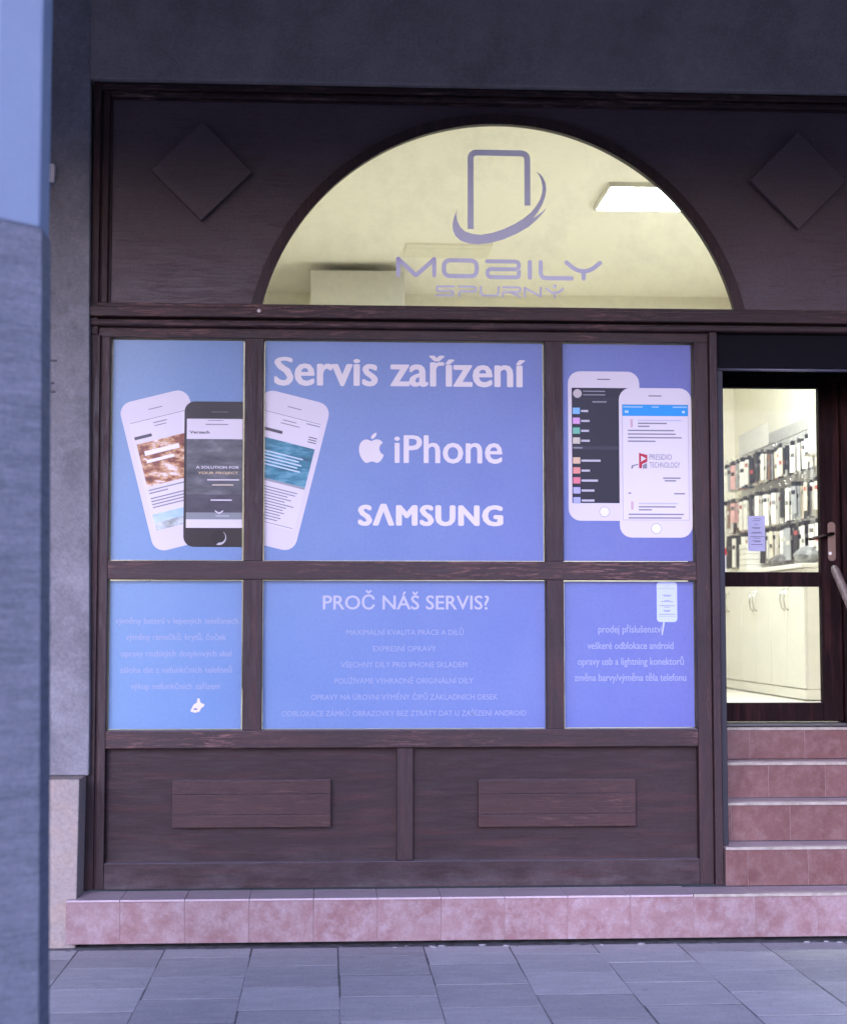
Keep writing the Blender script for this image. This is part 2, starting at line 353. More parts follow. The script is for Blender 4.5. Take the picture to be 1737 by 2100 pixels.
# display wall with hooks over a run of cabinets, down the side wall
dw = thing('display_wall', 'pale grey slatted display wall with rows of hooks, behind the door glass', 'display wall', (3.72, 4.6, 1.95))
for k in range(11):
    z = 1.97 + k * .105; box('slat', flat((.52, .50, .46), .5), dw, 3.728, 3.748, 3.6, 6.6, z, z + .099, .002)
def pack_mesh(wd, h, tk):
    bm = bmesh.new(); add_box(bm, -tk / 2, tk / 2, -wd / 2, wd / 2, -h, 0); me = bpy.data.meshes.new('accessory_pack'); bm.to_mesh(me); bm.free(); return me
def tab_mesh():
    bm = bmesh.new(); add_box(bm, -.004, .004, -.022, .022, .0005, .035); me = bpy.data.meshes.new('hang_tab'); bm.to_mesh(me); bm.free(); return me
PRN = {}
for c_ in ((.70, .66, .58), (.02, .02, .022), (.30, .06, .05), (.03, .03, .032), (.50, .46, .38), (.22, .21, .20), (.12, .11, .10)):
    bm = bmesh.new(); add_box(bm, -.0040, .0040, -.022, .022, -.032, 0); PRN[c_] = bpy.data.meshes.new('printed_panel'); bm.to_mesh(PRN[c_]); bm.free(); PRN[c_].materials.append(flat(c_, .4))
TAB = tab_mesh(); TAB.materials.append(M['black'])
pals = {'white': (.74, .70, .60), 'cream': (.66, .58, .42), 'black': (.015, .016, .018), 'blue': (.05, .13, .32), 'brown': (.22, .13, .07), 'red': (.45, .05, .04), 'grey': (.30, .30, .29), 'pink': (.62, .36, .32)}
pmesh = {}
for c, rgb in pals.items():
    for h in (.17, .21, .25):
        me = pack_mesh(.058, h, .0065); me.materials.append(flat(rgb, .45)); pmesh[c, h] = me
random.seed(21)
ORD = 'first second third fourth fifth sixth seventh eighth ninth tenth eleventh twelfth thirteenth fourteenth fifteenth sixteenth seventeenth'.split()
rows = ((2.89, 'top', .21, ['white', 'pink', 'blue', 'white', 'brown', 'cream', 'brown', 'white', 'black', 'white', 'cream', 'white', 'white']),
        (2.56, 'middle', .25, ['brown', 'pink', 'cream', 'blue', 'white', 'white', 'white', 'black', 'black', 'grey', 'black', 'white', 'cream']),
        (2.25, 'bottom', .25, ['black', 'grey', 'black', 'white', 'white', 'cream', 'white', 'grey', 'white', 'white']))
for z, rn, h, seq in rows:
    for j in range(17):
        y = 6.32 - j * .158
        n = random.choice((3, 4, 5)) if j > 8 else random.choice((5, 6))
        depth = .055 + n * .024
        tube('hook', M['chrome'], dw, [(3.73, y, z + .02), (3.70 - depth, y, z + .026), (3.685 - depth, y, z + .045)], .0035, 6)
        base = seq[min(j * 13 // 17, len(seq) - 1)]
        for k in range(n):
            c = base if random.random() < .55 else random.choice(['white', 'cream', 'white', 'white', 'grey', 'black', 'black'])
            hh = h if random.random() < .7 else random.choice((.17, .21))
            o = bpy.data.objects.new('accessory_pack', pmesh[c, hh]); COL.objects.link(o)
            o.location = (3.705 - depth + k * .024 + random.uniform(-.004, .004), y + random.uniform(-.01, .01), z - .012)
            o.rotation_euler = (random.uniform(-.04, .04), random.uniform(-.03, .03), random.uniform(0, .5))
            tag(o, '%s accessory pack on the %s hook from the shop door, %s row' % (c, ORD[16 - j], rn), 'package', 'accessory packs on the display hooks')
            if random.random() < .6: tb = bpy.data.objects.new('hang_tab', TAB); COL.objects.link(tb); tb.parent = o
            pp = bpy.data.objects.new('printed_panel', PRN[random.choice(list(PRN))]); COL.objects.link(pp); pp.parent = o; pp.location = (0, 0, random.choice((-.03, -.06, -.1)))
cab_w = .895
for u in range(4):
    y0 = 3.56 + u * cab_w; y1 = y0 + cab_w - .004
    cb = thing('base_cabinet', ['white base cabinet nearest the door, below the display wall', 'second white base cabinet from the door', 'third white base cabinet from the door', 'last white base cabinet from the door, by the back wall'][u], 'cabinet', (3.55, y0 + .45, .95), 'white cabinets below the display wall')
    if y1 > 6.88: y1 = 6.88
    box('carcass', M['white'], cb, 3.414, 3.748, y0, y1, 1.03, 1.90, .002); box('plinth', M['white'], cb, 3.398, 3.748, y0, y1, .956, 1.028, 0)
    box('worktop', M['white'], cb, 3.378, 3.748, y0 - .002, y1 + .002, 1.902, 1.935, .004)
    ym = (y0 + y1) / 2
    for a, b in ((y0 + .002, ym - .002), (ym + .002, y1 - .002)):
        d = box('cabinet_door', M['white'], cb, 3.394, 3.412, a, b, 1.034, 1.896, .002)
        yy = ym - .05 if a < ym - .1 else ym + .05
        tube('handle', M['chrome'], cb, [(3.393, yy, 1.60), (3.368, yy, 1.615), (3.358, yy, 1.68), (3.368, yy, 1.745), (3.393, yy, 1.76)], .006, 8)
# things standing on the cabinets
random.seed(5)
for k in range(5):
    o = thing('cardboard_box', ['lowest white carton of the stack on the cabinets', 'second white carton from the bottom of the stack on the cabinets', 'middle white carton of the stack on the cabinets', 'fourth white carton from the bottom of the stack on the cabinets', 'topmost white carton of the stack on the cabinets'][k], 'box', (3.5, 5.25, 1.94 + k * .043), 'white cartons stacked on the cabinets')
    dx = random.uniform(-.01, .01); box('carton', M['white'], o, 3.38 + dx, 3.58 + dx, 5.1 + dx, 5.35 + dx, 1.936 + k * .044, 1.977 + k * .044, .003)
    box('lid_seam', M['cream_dim'], o, 3.381 + dx, 3.579 + dx, 5.098 + dx, 5.0995 + dx, 1.966 + k * .044, 1.969 + k * .044, 0)
def bag(name, label, x, y, w_, h_, c):
    bm = bmesh.new(); bmesh.ops.create_icosphere(bm, subdivisions=3, radius=1)
    for q in bm.verts:
        p = q.co.copy(); s = 1 - .35 * max(0, p.z)
        q.co = Vector((x + p.x * w_ * .5 * s, y + p.y * .12 * s, 1.937 + h_ * (.5 + .5 * p.z) )) + Vector((random.uniform(-1, 1), random.uniform(-1, 1), random.uniform(-.2, .2))) * .009
    o = bm_obj(name, bm, flat(c, .5, var=.3)); tag(o, label, 'bag'); return o
bag('plastic_bag', 'crumpled grey plastic bag on the cabinet nearest the door', 3.54, 3.95, .20, .14, (.22, .22, .21))
bag('cloth_pouch', 'dark grey pouch on the cabinets beside the carton stack', 3.54, 4.65, .20, .11, (.16, .15, .14))
o = thing('leaflet_box', 'small white box with red top at the far end of the cabinets', 'box', (3.45, 6.2, 1.936)); box('body', flat((.62, .60, .72), .5), o, 3.38, 3.46, 6.1, 6.2, 1.936, 2.10, .002); box('red_top', flat((.45, .02, .03), .5), o, 3.379, 3.461, 6.099, 6.201, 2.1005, 2.16, .002)
o = thing('header_board', 'clear grey header board above the top row of packs', 'board', (3.72, 5.5, 2.95))
box('board', flat((.52, .50, .45), .3), o, 3.546, 3.55, 5.0, 5.95, 2.95, 3.13, 0)
box('bracket', M['chrome'], o, 3.552, 3.727, 5.46, 5.48, 3.0, 3.02, 0)
o = thing('tall_box', 'tall white carton printed with black shapes, at the near end of the top row', 'box', (3.6, 3.75, 2.72)); box('carton', M['white'], o, 3.50, 3.72, 3.66, 3.75, 2.74, 3.12, .003)
for z in (2.80, 2.93, 3.06): box('printed_shape', M['black'], o, 3.56, 3.62, 3.6572, 3.6595, z - .03, z + .03, 0)
box('shelf', M['chrome'], o, 3.48, 3.727, 3.64, 3.80, 2.725, 2.738, 0)

# ------------------------------------------------------------------ wooden shopfront
sf = thing('shopfront', 'dark brown panelled wooden shopfront with arched window and six printed panes', 'shopfront', (.4, .03, .22))
CX, CZ, AR = .841, 2.783, 1.214            # arch circle
ZB = 3.066
def arc(r, zb=ZB, n=72):
    a0 = math.asin((zb - CZ) / r)
    return [(CX - r * math.cos(a0 + (math.pi - 2 * a0) * i / n), CZ + r * math.sin(a0 + (math.pi - 2 * a0) * i / n)) for i in range(n + 1)]
A = arc(AR)
outline = [(-1.078, ZB), (-1.078, 4.088), (3.07, 4.088), (3.07, ZB)] + [p for p in reversed(A)]
prism('fascia_panel', M['wood_panel'], sf, outline, .035, .065)
ao, ai = arc(AR + .048), arc(AR - .004)
prism('arch_moulding', M['wood_z'], sf, ai + list(reversed(ao)), .010, .0345, .004)
sheet('pane', M['glass'], sf, arc(AR + .01), .066)
for s_, (x0, x1) in ((0, (-1.168, -1.132)), (1, (3.075, 3.19))): box('outer_stile', M['wood_z'], sf, x0, x1, -.012, .10, 2.905, 4.162)
box('inner_stile', M['wood_z'], sf, -1.1315, -1.125, .012, .09, 3.063, 4.124, .001); box('inner_stile', M['wood_z'], sf, -1.1245, -1.0895, .002, .09, 3.063, 4.124, .006); box('inner_stile', M['wood_z'], sf, -1.0893, -1.078, .024, .09, 3.063, 4.094, .001)
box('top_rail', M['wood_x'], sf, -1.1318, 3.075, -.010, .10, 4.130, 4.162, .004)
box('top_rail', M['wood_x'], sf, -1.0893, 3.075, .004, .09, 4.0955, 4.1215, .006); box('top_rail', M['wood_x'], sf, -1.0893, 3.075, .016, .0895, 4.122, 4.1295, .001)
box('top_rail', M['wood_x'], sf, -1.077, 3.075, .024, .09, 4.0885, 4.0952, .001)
for pts in ([(-.886, 3.727), (-.637, 3.476), (-.388, 3.723), (-.637, 3.974)], [(2.098, 3.722), (2.346, 3.474), (2.594, 3.727), (2.350, 3.974)]):
    cx_, cz_ = sum(p[0] for p in pts) / 4, sum(p[1] for p in pts) / 4
    d = prism('diamond_boss', M['wood_panel'], sf, pts, -.012, .018, .004)
    prism('gap_backing', M['wood_z'], sf, [(cx_ + (p[0] - cx_) * .86, cz_ + (p[1] - cz_) * .86) for p in pts], .0182, .0345)  # inset backing added so the gap draws a shaded edge round the boss
# cornice between fascia and windows
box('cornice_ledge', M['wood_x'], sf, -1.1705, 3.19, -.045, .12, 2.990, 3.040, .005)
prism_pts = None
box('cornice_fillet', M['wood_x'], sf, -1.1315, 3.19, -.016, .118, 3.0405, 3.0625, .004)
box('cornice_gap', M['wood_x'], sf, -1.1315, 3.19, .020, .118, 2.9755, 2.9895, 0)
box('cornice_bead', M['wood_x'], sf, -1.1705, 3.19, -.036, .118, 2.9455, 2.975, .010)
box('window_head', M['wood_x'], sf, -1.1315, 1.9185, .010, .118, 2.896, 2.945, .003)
tube('screw_head', flat((.3, .27, .26), .5, 1.), sf, [(-.349, -.047, 3.022), (-.349, -.052, 3.022)], .009, 10)
# uprights
box('side_stile', M['wood_z'], sf, -1.168, -1.119, -.010, .11, .228, 2.9045); box('side_stile', M['wood_z'], sf, -1.1188, -1.112, .008, .11, .228, 2.895, .001); box('side_stile', M['wood_z'], sf, -1.1118, -1.071, .0, .11, .228, 2.895, .003)
for x0, x1 in ((-.418, -.327), (1.064, 1.149)):
    box('mullion', M['wood_z'], sf, x0, x1, .004, .10, 1.8012, 2.895); box('mullion', M['wood_z'], sf, x0, x1, .004, .10, .9818, 1.7105)
box('end_stile', M['wood_z'], sf, 1.808, 1.878, 0, .11, .228, 2.895); box('end_post', M['wood_z'], sf, 1.8785, 1.919, -.028, .11, .226, 2.944, .005)
box('door_post', M['wood_z'], sf, 2.987, 3.2, -.03, .12, .226, 2.944, .004)
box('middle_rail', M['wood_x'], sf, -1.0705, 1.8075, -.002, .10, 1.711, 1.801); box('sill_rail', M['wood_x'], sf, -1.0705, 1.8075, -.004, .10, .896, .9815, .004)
box('lower_panel', M['wood_low'], sf, -1.0705, .329, .052, .08, .34, .895, 0); box('lower_panel', M['wood_low'], sf, .411, 1.8075, .052, .08, .34, .895, 0)
box('centre_stile', M['wood_z'], sf, .3295, .4105, .018, .085, .3515, .8955, .004)
for x0, x1, z0, z1 in ((-.752, .010, .515, .742), (.726, 1.498, .509, .737)):
    n = 3; cuts = [z0, z0 + (z1 - z0) * .27, z0 + (z1 - z0) * .70, z1]
    for a, b in zip(cuts, cuts[1:]): box('raised_board', M['wood_raised'], sf, x0, x1, .014 + random.uniform(0, .0015), .0518, a + .0006, b - .0006, .002)
box('skirting', M['wood_low'], sf, -1.0705, 1.8075, -.004, .09, .228, .351, .004)
# glass panes
GP = {'ul': (-1.071, -.418, 1.801, 2.896), 'um': (-.327, 1.064, 1.801, 2.896), 'ur': (1.149, 1.808, 1.801, 2.896),
      'll': (-1.071, -.418, .9815, 1.711), 'lm': (-.327, 1.064, .9815, 1.711), 'lr': (1.149, 1.808, .9815, 1.711)}
for k, (x0, x1, z0, z1) in GP.items(): sheet('pane', M['glass'], sf, [(x0, z0), (x1, z0), (x1, z1), (x0, z1)], .060)
box('inner_backing', M['cream'], sf, -1.17, 1.93, .0705, .12, .70, .95, 0)

# ------------------------------------------------------------------ prints on the panes
FY = .052
def font_mesh(txt, bold=0., space=1.):
    cu = bpy.data.curves.new('t', 'FONT'); cu.body = txt; cu.size = 1; cu.offset = bold; cu.space_character = space; cu.resolution_u = 3; cu.fill_mode = 'FRONT'
    o = bpy.data.objects.new('t', cu); COL.objects.link(o); dg = bpy.context.evaluated_depsgraph_get()
    me = bpy.data.meshes.new_from_object(o.evaluated_get(dg)); bpy.data.objects.remove(o); bpy.data.curves.remove(cu); return me
_h = font_mesh('H'); CAP = max(v.co.y for v in _h.vertices); _h = font_mesh('x'); XH = max(v.co.y for v in _h.vertices)
def lettering(parent, txt, x0, x1, zb, h, mat, y, bold=0., caps=True, space=1., xr=None):
    me = font_mesh(txt, 0, space); a = min(v.co.x for v in me.vertices); b = max(v.co.x for v in me.vertices)
    e = bold * h; k = (x1 - x0 - 2 * e) / (b - a); kz = (h - e) / (CAP if caps else XH)
    def zz(v):      # xr: taller small letters, as in the printed face
        if not xr: return v * kz
        q = xr * (h - e); return v / XH * q if v < XH else q + (v - XH) / (CAP - XH) * (h - e - q) if v < CAP else h - e + (v - CAP) * kz
    src = bmesh.new(); src.from_mesh(me); bmesh.ops.triangulate(src, faces=src.faces[:]); bm = bmesh.new()
    sh = [(0, 0)] if not bold else [(0, 0), (-e, 0), (e, 0), (-e * .5, e * .5), (e * .5, e * .5), (-e * .5, -e * .5), (e * .5, -e * .5)]
    for i, (dx, dz) in enumerate(sh):
        vm = {v: bm.verts.new((x0 + e + (v.co.x - a) * k + dx, y - i * .00008, zb + e * .5 + zz(v.co.y) + dz)) for v in src.verts}
        for f in src.faces:
            try: g = bm.faces.new([vm[v] for v in f.verts])
            except ValueError: continue
            g.normal_update()
            if g.normal.y > 0: g.normal_flip()
    src.free(); bpy.data.meshes.remove(me); me = bpy.data.meshes.new('lettering'); bm.to_mesh(me); bm.free()
    return mesh_obj('lettering', me, mat, parent)
def rr(cx, cz, w_, h_, r, ang=0., n=5):
    pts = []
    for sx, sz, a0 in ((1, 1, 0), (-1, 1, 90), (-1, -1, 180), (1, -1, 270)):
        for i in range(n + 1):
            a = R(a0 + 90 * i / n); pts.append((sx * (w_ / 2 - r) + r * math.cos(a), sz * (h_ / 2 - r) + r * math.sin(a)))
    return rot(pts, cx, cz, ang)
def rot(pts, cx, cz, ang):
    c, s = math.cos(R(ang)), math.sin(R(ang)); return [(cx + u * c - v * s, cz + u * s + v * c) for u, v in pts]
def clipx(pts, xmin, xmax):
    for lim, sg in ((xmin, 1), (xmax, -1)):
        out = []
        for i, p in enumerate(pts):
            q = pts[(i + 1) % len(pts)]; a, b = sg * (p[0] - lim) >= 0, sg * (q[0] - lim) >= 0
            if a: out.append(p)
            if a != b:
                t_ = (lim - p[0]) / (q[0] - p[0]); out.append((lim, p[1] + t_ * (q[1] - p[1])))
        pts = out
        if len(pts) < 3: return None
    return pts
class Phone:
    """a printed telephone: flat layers on the sheet"""
    def __init__(s, parent, cx, cz, w_, h_, ang, y, clip=(-9, 9)):
        s.p, s.c, s.w, s.h, s.a, s.y, s.clip = parent, (cx, cz), w_, h_, ang, y, clip; s.root = None
    def lay(s, name, pts, mat, lev):
        pts = clipx(rot(pts, *s.c, s.a), *s.clip)
        if pts is None: return None
        o = sheet(name, mat, s.root or s.p, pts, s.y - lev * .0006)
        if s.root is None: s.root = o
        return o
    def rect(s, name, u0, u1, v0, v1, mat, lev):   # u,v from 0..1 across the phone, v up
        W, H = s.w, s.h; return s.lay(name, [((u0 - .5) * W, (v0 - .5) * H), ((u1 - .5) * W, (v0 - .5) * H), ((u1 - .5) * W, (v1 - .5) * H), ((u0 - .5) * W, (v1 - .5) * H)], mat, lev)
    def body(s, mat, r=.055): return s.lay('phone_picture', rr(0, 0, s.w, s.h, r), mat, 0)
    def ring(s, u, v, r0, r1, mat, lev):
        W, H = s.w, s.h; s.lay('home_button', [((u - .5) * W + r1 * math.cos(R(a)), (v - .5) * H + r1 * math.sin(R(a))) for a in range(0, 360, 15)], mat, lev)
def mkfilm(key, label, inset):
    x0, x1, z0, z1 = GP[key]; l, r_, b, t_ = inset
    o = sheet('window_film', M['film'], None, [(x0 + l, z0 + b), (x1 - r_, z0 + b), (x1 - r_, z1 - t_), (x0 + l, z1 - t_)], FY)
    return tag(o, label, 'window film', 'blue printed films on the shop window')
WHT, GRY, DRK = ink((.58, .54, .55)), ink((.20, .20, .22)), ink((.055, .055, .065))
# upper left: fan of phones
F1 = mkfilm('ul', 'upper blue window film showing a white and a black phone', (.006, .010, .005, .006))
p = Phone(F1, -.778, 2.247, .345, .752, 14.3, FY - .0006); p.body(WHT, .06)
p.rect('earpiece', .40, .60, .918, .924, GRY, 1)
p.rect('screen', .075, .925, .135, .865, ink((.61, .575, .58)), 1)
p.rect('text_line', .10, .9, .857, .861, GRY, 2); p.rect('text_line', .42, .62, .825, .832, GRY, 2); p.rect('text_line', .43, .60, .805, .811, GRY, 2)
p.rect('text_line', .11, .36, .745, .765, DRK, 2)
p.rect('food_photo', .12, .88, .43, .715, M['ph_food'], 2); p.rect('text_line', .2, .7, .63, .66, ink((.74, .72, .74)), 3); p.rect('text_line', .2, .6, .58, .6, ink((.74, .72, .74)), 3)
for i, (v, e) in enumerate(((.40, .75), (.38, .40), (.345, .8), (.325, .8), (.305, .75), (.285, .62))): p.rect('text_line', .13, e, v, v + .008, GRY, 2)
p.rect('sky_photo', .10, .90, .19, .245, M['ph_sky'], 2); p.rect('sky_photo', .10, .90, .165, .19, M['ph_snow'], 2); p.rect('snow_photo', .10, .90, .138, .165, M['ph_snow'], 2)
p = Phone(F1, -.541, 2.229, .345, .716, 0, FY - .0036, (-9, -.4285)); p.body(ink((.018, .016, .016)), .05)
p.rect('earpiece', .38, .62, .925, .931, ink((.09, .09, .09)), 1)
p.rect('screen', .035, .97, .13, .88, ink((.60, .565, .57)), 1)
p.rect('text_line', .30, .62, .838, .845, GRY, 2); p.rect('text_line', .33, .55, .866, .871, GRY, 2)
lettering(p.root, 'Versach', -.688, -.590, 2.428, .014, DRK, FY - .0054, .06)
for k in range(3): p.rect('menu_bar', .88, .97, .768 + .016 * k, .774 + .016 * k, DRK, 2)
p.rect('sea_photo', .035, .97, .36, .74, M['ph_sea'], 2); p.rect('field_photo', .035, .97, .235, .36, M['ph_field'], 2); p.rect('toolbar', .035, .97, .188, .235, ink((.20, .22, .22)), 2)
lettering(p.root, 'A SOLUTION FOR', -.655, -.445, 2.255, .013, WHT, FY - .0060, .05)
lettering(p.root, 'YOUR PROJECT', -.645, -.448, 2.228, .012, ink((.55, .42, .22)), FY - .0060, .05)
for v, a, b, m_ in ((.455, .33, .78, WHT), (.42, .4, .7, ink((.5, .42, .3))), (.316, .38, .68, WHT)): p.rect('text_line', a, b, v, v + .009, m_, 3)
p.lay('chevron', [(-.02, -.185), (0, -.198), (.02, -.185), (.02, -.178), (0, -.190), (-.02, -.178)], WHT, 3)
p.rect('text_line', .45, .64, .207, .216, ink((.35, .37, .37)), 3)
p.lay('home_button', [(.036 * math.cos(R(a)), -.313 + .036 * math.sin(R(a))) for a in range(0, 360, 12)], ink((.012, .012, .012)), 1)
p.lay('home_button_rim', [(.036 * math.cos(R(a)), -.313 + .036 * math.sin(R(a))) for a in range(-110, 60, 10)] + [(.005 + .027 * math.cos(R(a)), -.309 + .028 * math.sin(R(a))) for a in range(50, -110, -10)], ink((.42, .42, .42)), 2)
# upper middle
F2 = mkfilm('um', 'large upper blue film with the white heading and two maker names', (.006, .008, .004, .005))
lettering(F2, 'Servis zařízení', -.277, .970, 2.671, .140, M['ink_white'], FY - .0006, .042, xr=.765)
lettering(F2, 'iPhone', .317, .853, 2.289, .138, M['ink_white'], FY - .0006, .025, xr=.715)
lettering(F2, 'SΛMSUNG', .138, .856, 1.978, .102, M['ink_white'], FY - .0006, .075, space=1.12)
def ap(x, y): return (.142 + (x - 603) * .000911, 2.289 + (738 - y) * .000925)
ab_ = [(672, 622), (681, 617), (692, 613), (704, 612), (717, 615), (728, 624), (733, 630), (722, 640), (715, 652), (714, 666), (719, 680), (728, 690), (738, 695), (734, 708), (726, 721), (716, 732), (706, 738), (697, 738), (688, 734), (678, 732), (668, 732), (658, 735), (648, 739), (639, 738), (628, 729), (617, 714), (609, 697), (604, 677), (604, 655), (609, 636), (620, 622), (634, 614), (648, 613), (661, 618)]
sheet('fruit_emblem', M['ink_white'], F2, [ap(*q) for q in ab_], FY - .0006)
sheet('fruit_emblem', M['ink_white'], F2, [ap(*q) for q in ((670, 610), (669, 600), (673, 591), (681, 583), (690, 578), (698, 576), (699, 585), (695, 595), (688, 603), (679, 609))], FY - .0006)
p = Phone(F2, -.252, 2.250, .345, .752, -14.0, FY - .0006, (-.3205, 9)); p.body(WHT, .06)
p.rect('earpiece', .40, .60, .918, .924, GRY, 1); p.rect('screen', .075, .925, .135, .865, ink((.61, .575, .58)), 1)
p.rect('text_line', .1, .92, .857, .861, GRY, 2); p.rect('text_line', .38, .58, .825, .831, GRY, 2); p.rect('text_line', .36, .64, .803, .809, GRY, 2); p.rect('text_line', .72, .92, .838, .845, GRY, 2)
p.rect('text_line', .10, .42, .735, .755, DRK, 2)
for k in range(3): p.rect('menu_bar', .80, .92, .725 + .016 * k, .731 + .016 * k, DRK, 2)
p.rect('teal_photo', .075, .925, .43, .69, M['ph_teal'], 2); p.rect('photo_border', .075, .925, .415, .43, ink((.25, .27, .28)), 2)
for i in range(5): p.rect('text_line', .1, .80 - .05 * (i % 2), .60 - i * .021, .609 - i * .021, ink((.45, .58, .62)), 3)
for i in range(12): p.rect('text_line', .05, (.84, .82, .72, .78, .70, .84, .74, .70, .73, .68, .70, .66)[i], .375 - i * .0185, .382 - i * .0185, GRY, 2)
p.rect('text_line', .05, .9, .148, .152, GRY, 2)
# upper right
F3 = mkfilm('ur', 'upper violet film with two overlapping white phones, next to the doorway', (.006, .006, .005, .005))
p = Phone(F3, 1.3615, 2.380, .359, .748, 0, FY - .0006); p.body(WHT, .06)
p.rect('earpiece', .41, .59, .944, .950, DRK, 1); p.rect('screen', .052, .95, .118, .889, ink((.018, .018, .028)), 1)
p.lay('portrait_dot', [(-.132 + .022 * math.cos(R(a)), .262 + .022 * math.sin(R(a))) for a in range(0, 360, 20)], ink((.45, .40, .38)), 2)
p.rect('text_line', .21, .52, .862, .870, GRY, 2); p.rect('text_line', .21, .52, .838, .846, GRY, 2); p.rect('text_line', .34, .54, .79, .80, GRY, 2); p.rect('divider', .052, .95, .815, .8165, ink((.06, .06, .08)), 2)
for i, c in enumerate([(.20, .42, .70), (.55, .30, .55), (.15, .42, .28), (.50, .47, .36), None, (.60, .42, .26), (.60, .24, .20), (.60, .18, .22), (.36, .36, .66), (.34, .36, .68)]):
    v = .735 - i * .0665
    if c: 
        p.rect('menu_icon', .065, .165, v - .022, v + .020, ink(c), 2); p.rect('text_line', .18, (.28, .30, .29, .30, 0, .45, .30, .41, .36, .36)[i], v - .009, v + .005, ink((.42, .42, .44)), 2)
    else: p.rect('menu_heading', .052, .95, v + .005, v + .03, ink((.035, .035, .05)), 2); p.rect('text_line', .07, .2, v + .012, v + .022, GRY, 3)
p.ring(.5, .060, 0, .026, GRY, 1); p.ring(.5, .060, 0, .0238, ink((.68, .67, .73)), 2)
p = Phone(F3, 1.6195, 2.2975, .365, .749, 0, FY - .0030); p.body(ink((.59, .555, .56)), .06)
p.rect('earpiece', .41, .59, .944, .950, DRK, 1); p.rect('screen_edge', .044, .956, .116, .889, GRY, 1); p.rect('screen', .048, .952, .118, .887, ink((.62, .585, .59)), 2)
p.rect('blue_bar', .048, .952, .812, .887, ink((.04, .27, .62)), 3)
for a, b in ((.06, .33), (.45, .55), (.74, .94)): p.rect('text_line', a, b, .868, .876, ink((.3, .5, .75)), 4)
p.rect('icon', .08, .13, .832, .848, ink((.4, .58, .8)), 4); p.rect('icon', .87, .91, .832, .848, ink((.4, .58, .8)), 4)
for v in (.755, .205): p.rect('avatar', .155, .19, v - .02, v + .035, ink((.50, .36, .38)), 3)
for a, b, v in ((.26, .86, .778), (.26, .66, .758), (.26, .42, .738), (.12, .76, .71), (.12, .78, .686), (.12, .86, .662), (.12, .5, .638), (.6, .84, .392), (.62, .78, .374), (.12, .16, .291), (.75, .9, .288), (.26, .80, .222), (.26, .77, .20), (.26, .44, .18), (.12, .88, .150), (.12, .85, .126)): p.rect('text_line', a, b, v, v + .009, GRY if v not in (.778, .222) else ink((.44, .44, .56)), 3)
lettering(p.root, 'PRESIDIO', 1.588, 1.700, 2.312, .027, GRY, FY - .0054); lettering(p.root, 'TECHNOLOGY', 1.588, 1.742, 2.272, .027, GRY, FY - .0054)
p.lay('red_emblem', [(-.084, .048), (-.042, .038), (-.042, .004), (-.068, -.008), (-.070, -.030), (-.084, -.028)], ink((.38, .03, .05)), 3)
p.lay('emblem_triangle', [(-.074, .034), (-.048, .020), (-.074, .004)], WHT, 4); p.lay('emblem_square', [(-.066, -.030), (-.044, -.030), (-.044, -.002), (-.066, -.012)], GRY, 3); p.lay('emblem_arrow', [(-.125, -.030), (-.120, -.014), (-.088, -.006), (-.088, -.012), (-.112, -.019), (-.115, -.030)], GRY, 3)
p.ring(.5, .060, 0, .026, GRY, 1); p.ring(.5, .060, 0, .0238, ink((.70, .69, .75)), 2)
# lower row
F4 = mkfilm('ll', 'lower sky-blue film with five short lines of white text', (.006, .008, .005, .006))
for s_, a, b, z in (('výměny baterií v lepených telefonech', -1.038, -.442, 1.496), ('výměny rámečků, krytů, čoček', -.986, -.502, 1.417), ('opravy rozbitých dotykových skel', -1.010, -.474, 1.337), ('záloha dat z nefunkčních telefonů', -1.014, -.471, 1.258), ('výkup nefunkčních zařízení', -.961, -.528, 1.179)):
    lettering(F4, s_, a, b, z, .0195, M['ink_soft'], FY - .0006, .03, caps=False)
sheet('scraped_patch', M['ink_white'], F4, [(-.672, 1.072), (-.650, 1.064), (-.628, 1.070), (-.618, 1.088), (-.606, 1.094), (-.604, 1.106), (-.622, 1.112), (-.628, 1.134), (-.638, 1.134), (-.640, 1.114), (-.656, 1.104), (-.664, 1.088)], FY - .0006)
sheet('scraped_hole', ink((.12, .13, .2)), F4, [(-.657, 1.080), (-.641, 1.078), (-.636, 1.084), (-.650, 1.087)], FY - .0012)
F5 = mkfilm('lm', 'wide lower blue film with a question heading and six text lines', (.004, .004, .004, .004))
lettering(F5, 'PROČ NÁŠ SERVIS?', -.032, .785, 1.566, .068, M['ink_mid'], FY - .0006, .02)
for s_, a, b, z in (('MAXIMÁLNÍ KVALITA PRÁCE A DÍLŮ', .084, .658, 1.441), ('EXPRESNÍ OPRAVY', .214, .523, 1.361), ('VŠECHNY DÍLY PRO IPHONE SKLADEM', .058, .676, 1.283), ('POUŽÍVÁME VÝHRADNĚ ORIGINÁLNÍ DÍLY', .027, .706, 1.204), ('OPRAVY NA ÚROVNI VÝMĚNY ČIPŮ ZÁKLADNÍCH DESEK', -.088, .826, 1.125), ('ODBLOKACE ZÁMKŮ OBRAZOVKY BEZ ZTRÁTY DAT U ZAŘÍZENÍ ANDROID', -.230, .966, 1.046)):
    lettering(F5, s_, a, b, z, .0255, M['ink_soft'], FY - .0006)
F6 = mkfilm('lr', 'lower violet film with four text lines and a small phone, beside the steps', (.008, .006, .005, .006))
for s_, a, b, z in (('prodej příslušenství', 1.325, 1.647, 1.452), ('veškeré odblokace android', 1.271, 1.700, 1.371), ('opravy usb a lightning konektorů', 1.222, 1.751, 1.293), ('změna barvy/výměna těla telefonu', 1.205, 1.762, 1.214)):
    lettering(F6, s_, a, b, z, .0235, M['ink_soft'], FY - .0006, .03, caps=False)
p = Phone(F6, 1.6695, 1.6035, .102, .198, 0, FY - .0006); p.body(ink((.46, .52, .80)), .016)
